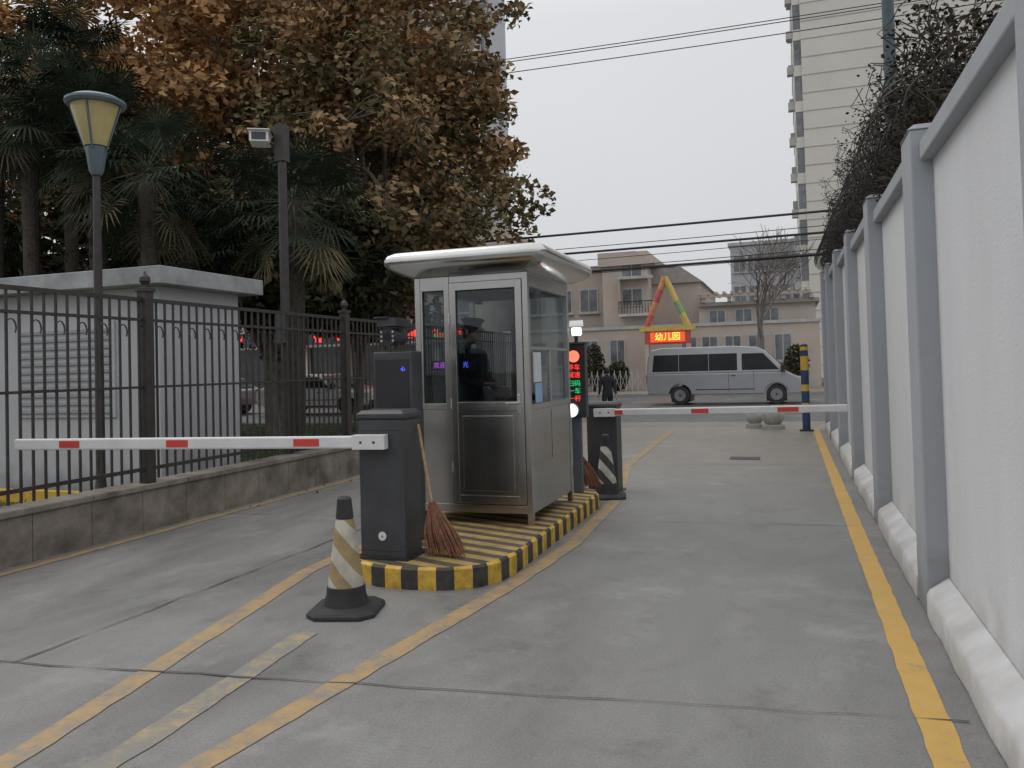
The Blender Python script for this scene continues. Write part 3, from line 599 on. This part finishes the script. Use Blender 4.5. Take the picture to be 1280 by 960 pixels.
# ---------------------------------------------------------------- trees
def tree(name,loc,th,cz,rx,ry,rz,ncl,nlf,ls,mat,seed,bias=0,tr=.16,sig=.42,low=-1,tv=.2):
    rnd=random.Random(seed); rs=np.random.RandomState(seed); g=E(name,loc); b=B()
    top=Vector((rnd.uniform(-.2,.2),rnd.uniform(-.2,.2),th)); b.tube([(0,0,-.05),(0,0,.3),top*.5,top],[tr*1.35,tr,tr*.9,tr*.8],bark,10)
    limbs=[]
    for i in range(8):
        a=i*2.4+rnd.uniform(-.4,.4); e=Vector((math.cos(a)*rx*.55,math.sin(a)*ry*.55,cz+rnd.uniform(-.3,.75)*rz))
        if i==0: e=Vector((0,0,cz+rz*.85))
        m1=top.lerp(e,.4)+Vector((0,0,-.3+rnd.uniform(0,.4))); m2=top.lerp(e,.75)+Vector((rnd.uniform(-.3,.3),rnd.uniform(-.3,.3),.2))
        b.tube([top,m1,m2,e],[tr*.6,tr*.45,tr*.28,tr*.12],bark,7); limbs+=[m1,m2,e]
    Cs=[];Ts=[]
    for i in range(ncl):
        while 1:
            q=Vector((rnd.uniform(-1,1),rnd.uniform(-1,1),rnd.uniform(low,1)))
            if .35<q.length<1 and (q.y<.45 or rnd.random()<.4): break
        ir=1+.13*math.sin(q.x*5+seed)+.1*math.sin(q.z*7+seed*2)
        c=Vector((q.x*rx*ir,q.y*ry*ir,cz+q.z*rz*ir)); l=min(limbs,key=lambda k:(k-c).length)
        tips=[c+Vector((rnd.gauss(0,sig*.7),rnd.gauss(0,sig*.7),rnd.gauss(0,sig*.6))) for _ in range(3)]
        b.tube([l,l.lerp(c,.5)+Vector((0,0,.15)),c],[tr*.16,tr*.1,.014],bark,4)
        for t_ in tips: b.tube([c,t_],[.012,.004],bark,3)
        n=int(nlf*rnd.uniform(.5,1.5)); sg=sig*rnd.uniform(.6,1.2)
        q_=rs.normal(size=(n,3)); ln=np.linalg.norm(q_,axis=1)[:,None]; q_*=np.minimum(1,1.9/ln)
        Cs.append(q_*np.array([sg,sg,sg*.75])+np.array(c))
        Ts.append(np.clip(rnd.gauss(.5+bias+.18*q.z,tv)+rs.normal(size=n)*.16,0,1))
    b.done('trunk_and_limbs',g); leaves('crown',np.concatenate(Cs),ls,np.concatenate(Ts),mat,g)
pl_mat=leafmat('plane_leaves',[(0,(.11,.105,.065)),(.35,(.19,.165,.095)),(.6,(.31,.215,.12)),(1,(.44,.28,.15))])
pl_or=leafmat('plane_leaves_autumn',[(0,(.15,.12,.07)),(.3,(.29,.18,.095)),(.6,(.44,.25,.12)),(1,(.56,.37,.20))])
gr_mat=leafmat('evergreen_leaves',[(0,(.035,.04,.028)),(.5,(.07,.078,.046)),(1,(.14,.12,.07))])
tree('plane_tree',(-9.65,18.2,0),3,7.6,3.55,3.4,5.2,230,145,.105,pl_mat,5,bias=.05,sig=.42)
tree('plane_tree',(-13.5,19,0),3.4,9.3,3.8,3.6,5.2,170,115,.13,pl_or,8,bias=.1)
tree('plane_tree',(-17.5,19.5,0),3.4,9.4,3.8,3.6,5.2,150,105,.145,pl_or,11,bias=.05)
tree('plane_tree',(-23,18,0),3.4,9,4,4,5.2,140,105,.15,pl_or,13,bias=.05)
tree('plane_tree',(-15.5,27,0),3.4,10,5,4,6.5,110,80,.22,pl_or,14,bias=.0,sig=.6)
tree('evergreen_tree',(-11.5,16,0),1.8,4.2,3.2,2,1.8,95,100,.125,gr_mat,21,sig=.38)
tree('evergreen_tree',(-17,16.5,0),1.8,4.4,3.8,2.2,2.2,95,90,.14,gr_mat,22,sig=.4)
tree('evergreen_tree',(-23,14.5,0),1.8,4.6,4,2.2,2.4,95,90,.14,gr_mat,23,sig=.4)
tree('evergreen_tree',(-12.7,22,0),2,4.8,4,2,2.2,80,80,.18,gr_mat,24,sig=.5)

pm=leafmat('palm_leaf',[(0,(.03,.04,.03)),(.6,(.055,.07,.048)),(.9,(.085,.095,.06)),(1,(.17,.14,.09))])
gstem=M('palm_stem',(.06,.08,.04),.6)
def palm(loc,h,seed,n=42,R_=1.0):
    rnd=random.Random(seed); g=E('windmill_palm',loc); b=B()
    b.tube([(0,0,0),(.05,0,h*.5),(0,.03,h)],[.14,.13,.17],palmbark,12)
    for i in range(70):
        a=rnd.uniform(0,6.28); z=rnd.uniform(h*.4,h); b.tube([(.13*math.cos(a),.13*math.sin(a),z),(.2*math.cos(a),.2*math.sin(a),z+.12)],[.03,.008],palmbark,4)
    vs=[];fs=[];ti=[]
    for i in range(n):
        a=rnd.uniform(0,6.28); el=rnd.uniform(-1.1,1.2); ln=R_*rnd.uniform(.7,1.05); dr=Vector((math.cos(a)*math.cos(el),math.sin(a)*math.cos(el),math.sin(el)))
        st=Vector((0,0,h-.05)); hub=st+dr*ln+Vector((0,0,-.12*ln)); b.tube([st,st+dr*ln*.5,hub],[.014,.011,.008],gstem,4)
        sd=dr.cross(Vector((0,0,1))).normalized(); up=sd.cross(dr).normalized(); tb=0.98 if (el<-.7 and rnd.random()<.6) else rnd.uniform(0,.7)
        for k in range(30):
            t=math.radians(-150+300*k/29); dd=dr*math.cos(t)+sd*math.sin(t); dd=(dd+up*.12*math.cos(3*t)).normalized(); L1=R_*(.62-.12*abs(t)/2.6)*rnd.uniform(.9,1.1)
            pw=up.cross(dd).normalized()*.019; mid=hub+dd*L1*.55; tip=hub+dd*L1+Vector((0,0,-.16*rnd.uniform(.5,1.6)))
            o=len(vs); vs+=[hub,mid-pw,mid+pw,tip]; fs+=[(o,o+1,o+2),(o+1,o+3,o+2)]; ti+=[tb+rnd.uniform(-.05,.05)]*2
    b.done('trunk',g); me=bpy.data.meshes.new('fronds'); me.from_pydata([tuple(v) for v in vs],[],fs); at_=me.attributes.new('tint','FLOAT','FACE'); at_.data.foreach_set('value',ti); me.materials.append(pm)
    o=bpy.data.objects.new('fronds',me); COL.objects.link(o); o.parent=g
for i,(x,y,h) in enumerate([(-13.5,11.3,6.9),(-10.6,11.2,5.2),(-8.2,12.1,4.6),(-14.6,13.2,8.6),(-12.2,11.6,6.2),(-15.8,12.4,7.0),(-11.8,13.6,4.2),(-17.5,13,5.2)]): palm((x,y,0),h,30+i,46,1.15)
n=14000; C=np.stack([-6.4-np.random.rand(n)**1.5*10,np.random.uniform(4,20,n),np.random.uniform(.0,.05,n)],1); C=C[~((C[:,0]<-7.3)&(C[:,1]>7.6)&(C[:,1]<10))]
leaves('grass',C,.06,np.random.rand(len(C)),leafmat('grass_blade',[(0,(.05,.08,.025)),(1,(.13,.18,.06))]),fold=.1,aspect=.15)

def bare(loc,h,seed):
    rnd=random.Random(seed); g=E('bare_tree',loc); b=B(); bk_=M('bare_bark',(.19,.17,.16),.9)
    def br(p,d,l,r,dep):
        pts=[p];q=p.copy();dd=d.copy()
        for i in range(3): dd=(dd+Vector((rnd.gauss(0,.12),rnd.gauss(0,.12),rnd.uniform(0,.1)))).normalized(); q=q+dd*l/3; pts.append(q.copy())
        b.tube(pts,[r,r*.85,r*.72,r*.6],bk_,6 if dep<2 else 3)
        if dep<6:
            for k in range(3 if dep<4 else 2):
                a=dd.orthogonal().normalized(); a.rotate(Matrix.Rotation(rnd.uniform(0,6.28),3,dd)); br(pts[-1] if k else pts[2],(dd+a*rnd.uniform(.35,.7)).normalized(),l*rnd.uniform(.66,.82),max(.016,r*.6),dep+1)
    br(Vector((0,0,0)),Vector((0,0,1)),h*.27,.17,0); b.done('branches',g)
bare((-1.3,38.6,.1),9.2,4)
bare((-23,44.5,.1),9,9)

# ---------------------------------------------------------------- background buildings
beige=M('beige_render',(.47,.415,.36),.85,0,.1,.6); beige2=M('pink_beige_render',(.52,.455,.40),.85,0,.1,.6); cream=M('cream_render',(.66,.64,.59),.85,0,.06,.3)
bw=M('far_window',(.19,.20,.215),.3,0,.4,1.2,spec=.4); frm=M('window_frame',(.5,.5,.5),.5); tile=M('roof_tile',(.34,.31,.29),.8)  # far window colour made paler to stand in for distance haze
def win(b,x,y,z,w1,h1,d=.05,sill=True):
    b.box(x-w1/2-.07,x+w1/2+.07,y-d,y,z-h1/2-.07,z+h1/2+.07,frm); b.box(x-w1/2,x-.03,y-d-.012,y-d,z-h1/2,z+h1/2,bw); b.box(x+.03,x+w1/2,y-d-.012,y-d,z-h1/2,z+h1/2,bw)
    if sill: b.box(x-w1/2-.15,x+w1/2+.15,y-.16,y,z-h1/2-.16,z-h1/2-.08,frm)
K=E('kindergarten_building',(0,45,0)); b=B()
b.box(-15.5,-9.9,2,12,0,7.2,beige); b.box(-15.7,-9.7,1.8,12.2,7.2,7.45,tile)
b.box(-9.895,-7.3,0,12,0,7.9,beige2)
b.add([(-10.1,-.2,7.9),(-7.9,-.2,7.9),(-6.9,-.2,7.1),(-10.1,-.2,7.1),(-10.1,12,7.9),(-7.9,12,7.9),(-6.9,12,7.1),(-10.1,12,7.1)],[(0,1,5,4),(1,2,6,5),(3,2,1,0),(4,5,6,7),(0,4,7,3),(2,3,7,6)],beige2)
b.box(-7.295,-4.6,1.5,12,0,6.1,beige); b.add([(-7.3,1.3,6.1),(-4.4,1.3,6.1),(-4.4,12,6.1),(-7.3,12,6.1),(-7.3,1.3,7.4),(-5.6,1.3,7.0),(-5.6,12,7.0),(-7.3,12,7.4)],[(0,1,5,4),(1,2,6,5),(4,5,6,7),(2,3,7,6),(3,0,4,7),(0,3,2,1)],tile)
b.box(-4.595,1.5,.5,11,0,4.6,beige2); b.box(-4.6,1.7,.2,11,4.6,4.8,tile)
for i in range(14): b.box(-4.5+i*.42,-4.36+i*.42,-.2,2.6,5.2,5.34,beige)
b.box(-4.5,1.3,-.1,.05,5.04,5.2,beige)
for i in range(5): b.box(-4.4+i*1.4,-4.2+i*1.4,0,.2,4.8,5.04,beige)
b.box(-15.5,1.6,-1.2,-1.0,0,3.45,beige2); b.box(-15.6,1.7,-1.28,-.5,3.45,3.62,frm)
for x in(-13.4,-12,-10.4,-8.9,-5.0,-3.9,-2.7,-1.5,-.2): win(b,x,-1.2,2.2,.75,1.3)
for x in(-14.4,-12.8,-11.2): win(b,x,2,5.4,1.0,1.3)
for x in(-3.6,-2.2,-.8): win(b,x,.5,4.0,.8,.7)
b.box(-8.9,-7.0,-.55,-.01,4.2,4.35,frm); b.box(-8.9,-7.0,-.55,-.01,6.3,6.45,frm)
for z in(5.3,6.9): win(b,-8.2,0,z,1.1,.9,sill=False)
for i in range(12): b.box(-8.9+i*.165,-8.87+i*.165,-.55,-.52,4.35,5.0,iron)
b.box(-8.9,-7.0,-.56,-.5,5.0,5.05,iron); b.box(-8.9,-8.8,-.5,-.02,4.35,6.3,beige)
b.done('walls_windows_roofs',K)
g=E('kindergarten_gate',(-5.75,41.5,.1)); b=B(); yl=M('gate_yellow',(.66,.50,.14),.5); rd=M('gate_red',(.55,.12,.10),.5); pk=M('gate_orange',(.62,.27,.14),.5); gn=M('gate_green',(.25,.42,.2),.5)
ap=Vector((-.1,0,5.85)); l_=Vector((-1.1,0,3.3)); r_=Vector((1.0,0,3.3))
for (p0,p1,m1) in((l_,ap,0),(r_,ap,1)):
    for k in range(4):
        a0=p0.lerp(p1,k/4);a1=p0.lerp(p1,(k+1)/4); b.cyl(a0,a1,.16,.16,((rd,pk,rd,pk),(yl,gn,yl,yl))[m1][k],8)
b.box(-1.45,1.35,-.25,.25,3.08,3.32,yl); b.box(-1.2,1.1,-.2,.2,2.4,3.08,rd); b.box(-1.2,-1.0,-.2,.2,0,2.4,beige2); b.box(.9,1.1,-.2,.2,0,2.4,beige2); b.box(-.9,.85,-.28,-.2,2.5,3.0,em_bk)
b.done('gate_frame',g); text('led_or_reflection_text','幼儿园',(-.02,-.29,2.75),(math.pi/2,0,0),.44,em_o,g)
b=B(); gt_=E('folding_gate',(-11.2,41,.1))
for i in range(14): b.box(i*.3,i*.3+.03,-.2,-.17,0,1.1,frm); b.tube([(i*.3,-.185,.1),(i*.3+.3,-.185,1.0)],.012,frm,4); b.tube([(i*.3,-.185,1.0),(i*.3+.3,-.185,.1)],.012,frm,4)
b.done('lattice',gt_)
for (x,y,h) in((-9.9,42.3,2.6),(-8.6,42.3,1.6),(-1.5,42.2,1.6),(.4,42.0,2.2)):
    g=E('clipped_shrub',(x,y,.1)); n=1500; q=np.random.normal(size=(n,3)); q/=np.linalg.norm(q,axis=1)[:,None]; q*=(np.random.rand(n)**.3)[:,None]; q=q*np.array([.6,.6,h/2])+np.array([0,0,h/2]); leaves('foliage',q,.09,np.random.rand(n),gr_mat,g)
    b=B(); b.cyl((0,0,0),(0,0,h*.5),.05,.04,bark,8); b.done('stem',g)
T_=E('apartment_tower',(1.9,70,0)); b=B(); b.box(0,32,0,16,0,66,cream); fj=M('facade_joint',(.46,.44,.40),.8); acm=M('ac_unit',(.42,.42,.41),.6)
for k in range(44): b.box(.01,32.03,-.035,-.005,1.5*k+1,1.5*k+1.07,fj)
for k in range(22):
    z=3*k+1.5; b.box(-.6,-.005,.3,15,z-.4,z+.5,cream); b.box(-.56,-.01,.35,14.9,z+.5,z+2.6,bw); b.box(-.63,-.58,.28,.4,z+.5,z+2.6,frm); b.box(-1.15,-.64,.5,1.2,z-.1,z+.55,acm)
    b.box(-1.0,-.6,4,5,z+1.2,z+1.9,acm)
    for x in (15.5,22): win(b,x,-.0,z+1.2,1.7,1.5,d=.06)
b.box(-.8,32.2,-.2,16.2,66,67,cream); b.done('walls_windows',T_)
g=E('office_block',(0,78,0)); b=B(); gy=M('grey_render',(.48,.49,.52),.8,0,.06,.4); b.box(-4.8,3.5,0,10,0,12.4,gy); b.box(-5,3.7,-.2,10.2,12.4,12.7,frm)
for k in range(4):
    for j in range(6): win(b,-4+j*1.3,0,2+k*2.9,1.0,1.5)
b.done('walls_windows',g)
g=E('apartment_tower',(-56.5,125,0)); b=B(); b.box(-14,9,0,14,0,90,gy)
for k in range(29):
    z=3*k+2; b.box(-13.9,9.1,-.3,-.02,z-.9,z-.5,cream)
    for j in range(7): b.box(-12.8+j*3.2,-11+j*3.2,-.06,-.01,z-.3,z+1.5,bw)
    b.box(9.0,9.6,1,3.5,z-.4,z+1.5,bw)
b.done('walls_windows',g)
g=E('apartment_block',(-78,80,0)); b=B(); b.box(0,46,0,14,0,20,gy)
for k in range(6):
    for j in range(15): win(b,2+j*3,0,2.2+k*3.1,1.6,1.5)
b.done('walls_windows',g)
g=E('shop_building',(-62,44,0)); b=B(); b.box(0,45,0,10,0,10.5,beige); b.box(-.2,45.2,-.9,0,3.1,3.25,tile); sg=M('shop_sign_dark',(.05,.06,.08),.5); b.box(0,45,-.12,-.01,3.3,4.2,sg); b.box(0,45,-.05,-.005,.1,3.0,M('shop_front_glass',(.05,.055,.06),.15,0,.6,.7))
for k in range(15): b.box(k*3,k*3+.3,-.3,-.055,0,3.1,beige2)
for k in range(2):
    for j in range(15): win(b,1.6+j*3,0,5.6+k*2.9,1.5,1.4)
b.done('walls',g)
b=B()
for i in range(46):
    x=20+random.random()*24; b.box(x,x+random.uniform(.15,.6),-.16,-.125,3.4+random.random()*.3,3.8+random.random()*.25,random.choice([em_r,em_r,em_g,em_r]))
b.done('lit_signs',g)

# ---------------------------------------------------------------- vehicles
def wheel(b,x,y,r,wd,rim):
    T=Matrix.Translation((x,y,r))@Matrix.Rotation(math.pi/2,4,'X')
    b.lathe([(r*.6,-wd/2),(r*.95,-wd/2),(r,-wd/3),(r,wd/3),(r*.95,wd/2),(r*.6,wd/2)],rubber,24,T); b.lathe([(r*.1,-wd/2-.0),(r*.58,-wd/2-.008),(r*.6,wd/2+.008),(r*.1,wd/2)],rim,16,T)
rim=M('wheel_rim',(.28,.28,.29),.4,.5)
def vehicle(name,loc,rz,low,up,belt,hw,htop,wx,wr,col,wins,screen,rear):
    g=E(name,loc,rz); ztop=max(z for x,z in up)
    def hwz(z): return hw if z<=belt else hw-(hw-htop)*(z-belt)/(ztop-belt)
    bot=[]
    for cx in sorted(wx): bot+=[(cx-math.cos(t)*(wr+.06),max(.3,wr+math.sin(t)*(wr+.06))) for t in np.linspace(0.05,math.pi-.05,10)]
    rear_p,front_p=low
    poly=[rear_p[0]]+bot+front_p+rear_p[:0:-1]
    b=B(); n=len(poly); vs=[(x,-hw,z) for x,z in poly]+[(x,hw,z) for x,z in poly]
    b.add(vs,[tuple(range(n)),tuple(range(2*n-1,n-1,-1))]+[(i,n+i,n+(i+1)%n,(i+1)%n) for i in range(n)],col)
    k=len(up); vs=[(x,-hwz(z),z) for x,z in up]+[(x,hwz(z),z) for x,z in up]
    b.add(vs,[tuple(range(k)),tuple(range(2*k-1,k-1,-1))]+[(i,k+i,k+(i+1)%k,(i+1)%k) for i in range(k)],col)
    b.done('body',g,bevel=.03)
    b=B()
    for w4 in wins:
        for s in(-1,1): b.add([(x,s*(hwz(z)+.008),z) for x,z in w4],[tuple(range(len(w4))) if s<0 else tuple(range(len(w4)-1,-1,-1))],dglass)
    for (x0,z0,x1,z1) in(screen,rear):
        b.add([(x0,-hwz(z0)+.1,z0),(x0,hwz(z0)-.1,z0),(x1,hwz(z1)-.08,z1),(x1,-hwz(z1)+.08,z1)],[(0,1,2,3)],dglass)
    b.done('windows',g)
    b=B()
    for x in wx:
        for s in(-1,1): wheel(b,x,s*(hw-.1),wr,.2,rim)
        b.box(x-wr,x+wr,-hw+.22,hw-.22,.1,wr+.1,dark2)
    b.done('wheels',g,smooth=True)
    xf=max(p[0] for p in front_p); xr=min(p[0] for p in rear_p); zl=belt*.68; b=B()
    b.box(xf-.22,xf+.01,-hw-.008,-hw+.3,zl-.02,zl+.16,frm); b.box(xf-.22,xf+.01,hw-.3,hw+.008,zl-.02,zl+.16,frm)
    for s in(-1,1):
        b.box(xr-.01,xr+.1,s*(hw-.1)-.08,s*(hw-.1)+.08,zl,zl+.35,red)
        b.box(screen[0]-.25,screen[0]-.1,s*(hw+.1)-.08,s*(hw+.1)+.08,belt+.02,belt+.22,dark2)
    b.box(xf-.1,xf+.03,-hw+.1,hw-.1,.35,.5,dark2); b.box(xf-.02,xf+.035,-.4,.4,zl-.02,zl+.1,dark2); b.box(-1.0,1.0,-hw-.006,-hw,.52,.55,dark2)
    for x in (wx[1]-.75,.15): b.box(x,x+.012,-hw-.004,-hw+.01,.45,belt+.02,dark2)
    b.box(.25,.4,-hw-.02,-hw,belt-.12,belt-.09,dark2)
    b.done('lights_bumpers_mirrors',g,bevel=.01); return g
silver=M('van_paint',(.40,.41,.43),.3,.3,.05,2,coat=.5)
vehicle('minibus_van',(-2.15,30.0,0),0,([(-2.68,.38),(-2.74,.65),(-2.72,1.12)],[(2.68,.36),(2.74,.62),(2.66,.86),(2.28,1.02),(2.12,1.12)]),
 [(-2.72,1.12),(2.12,1.12),(1.42,1.86),(1.15,2.0),(.4,2.06),(-2.2,2.06),(-2.58,1.98),(-2.66,1.7)],1.12,.86,.72,[-1.55,1.75],.34,silver,
 [[(-2.52,1.2),(-1.58,1.2),(-1.58,1.80),(-2.46,1.80)],[(-1.56,1.2),(-.53,1.2),(-.53,1.80),(-1.56,1.80)],[(-.51,1.2),(.46,1.2),(.46,1.80),(-.51,1.80)],[(.62,1.2),(1.86,1.2),(1.34,1.78),(.62,1.78)]],(2.16,1.16,1.46,1.83),(-2.735,1.2,-2.675,1.75))
def sedan(loc,rz,c): vehicle('parked_car',loc,rz,([(-2.15,.35),(-2.22,.6),(-2.18,.9)],[(2.2,.32),(2.25,.55),(2.15,.72),(1.15,.88),(1.0,.9)]),[(-2.18,.9),(1.05,.9),(.25,1.38),(-.1,1.45),(-1.0,1.45),(-1.45,1.36),(-1.95,1.0)],.9,.86,.62,[-1.35,1.38],.31,c,
 [[(-1.6,.96),(-.55,.96),(-.55,1.34),(-1.3,1.34)],[(-.5,.96),(.75,.96),(.2,1.34),(-.5,1.34)]],(1.1,.93,.28,1.4),(-1.98,1.02,-1.5,1.35))
cd=M('car_dark',(.05,.055,.07),.3,coat=.5)
sedan((-16.2,25.5,0),math.radians(4),M('car_white',(.6,.6,.6),.3,coat=.5)); sedan((-21.8,25.8,0),math.pi,M('car_silver',(.3,.31,.33),.3,.3,coat=.5)); sedan((-26.8,25.4,0),0,cd); sedan((-19,31,0),0,M('car_red',(.3,.05,.04),.3,coat=.5)); sedan((-10.8,25.8,0),0,cd)

# ---------------------------------------------------------------- bollards etc on the right
g=E('striped_bollard',(.33,18.0,0)); b=B(); bl=M('bollard_blue',(.03,.06,.15),.5); yb=M('bollard_yellow',(.65,.43,.06),.5); z=0
for k,h in enumerate((.45,.14,.25,.14,.3,.3,.12,.08)): b.cyl((0,0,z),(0,0,z+h),.08,.08,bl if k%2==0 else yb,16); z+=h
b.lathe([(.08,z),(.07,z+.04),(.02,z+.06)],dark2,16); b.box(-.14,.14,-.14,.14,0,.03,dark2); b.done('post',g,smooth=True)
sb=M('stone_ball',(.40,.39,.36),.8,0,.2,8)
for (x,y,s_) in((-.35,18.6,.9),(-.75,18.9,.7)):
    g=E('stone_ball_bollard',(x,y,0)); b=B(); b.lathe([(.28*s_,0),(.28*s_,.08),(.2*s_,.1)]+[(.26*s_*math.cos(t),.06+.24*s_+.26*s_*math.sin(t)) for t in np.linspace(-.9,1.5,10)],sb,20); b.done('ball',g,smooth=True)

# ---------------------------------------------------------------- overhead cables
cb=M('cable',(.025,.025,.027),.6)
def cable(name,p0,p1,sag,r):
    b=B(); p0=Vector(p0);p1=Vector(p1); b.tube([p0.lerp(p1,t)+Vector((0,0,-sag*4*t*(1-t))) for t in np.linspace(0,1,36)],r,cb,5); b.done(name)
for dz,r,sg_ in((0,.03,.2),(-.12,.01,.45),(-.5,.03,.2),(-.62,.01,.5),(-1.0,.032,.2),(-.3,.008,.6),(-.9,.009,.35)): cable('overhead_cable',(-26,19.6,4.95+dz),(14,20.3,5.25+dz),sg_,r)
for z,y in((23,44),(22.3,44),(24,46)): cable('overhead_cable',(-60,y,z-2),(50,y+10,z+1),1.2,.03)
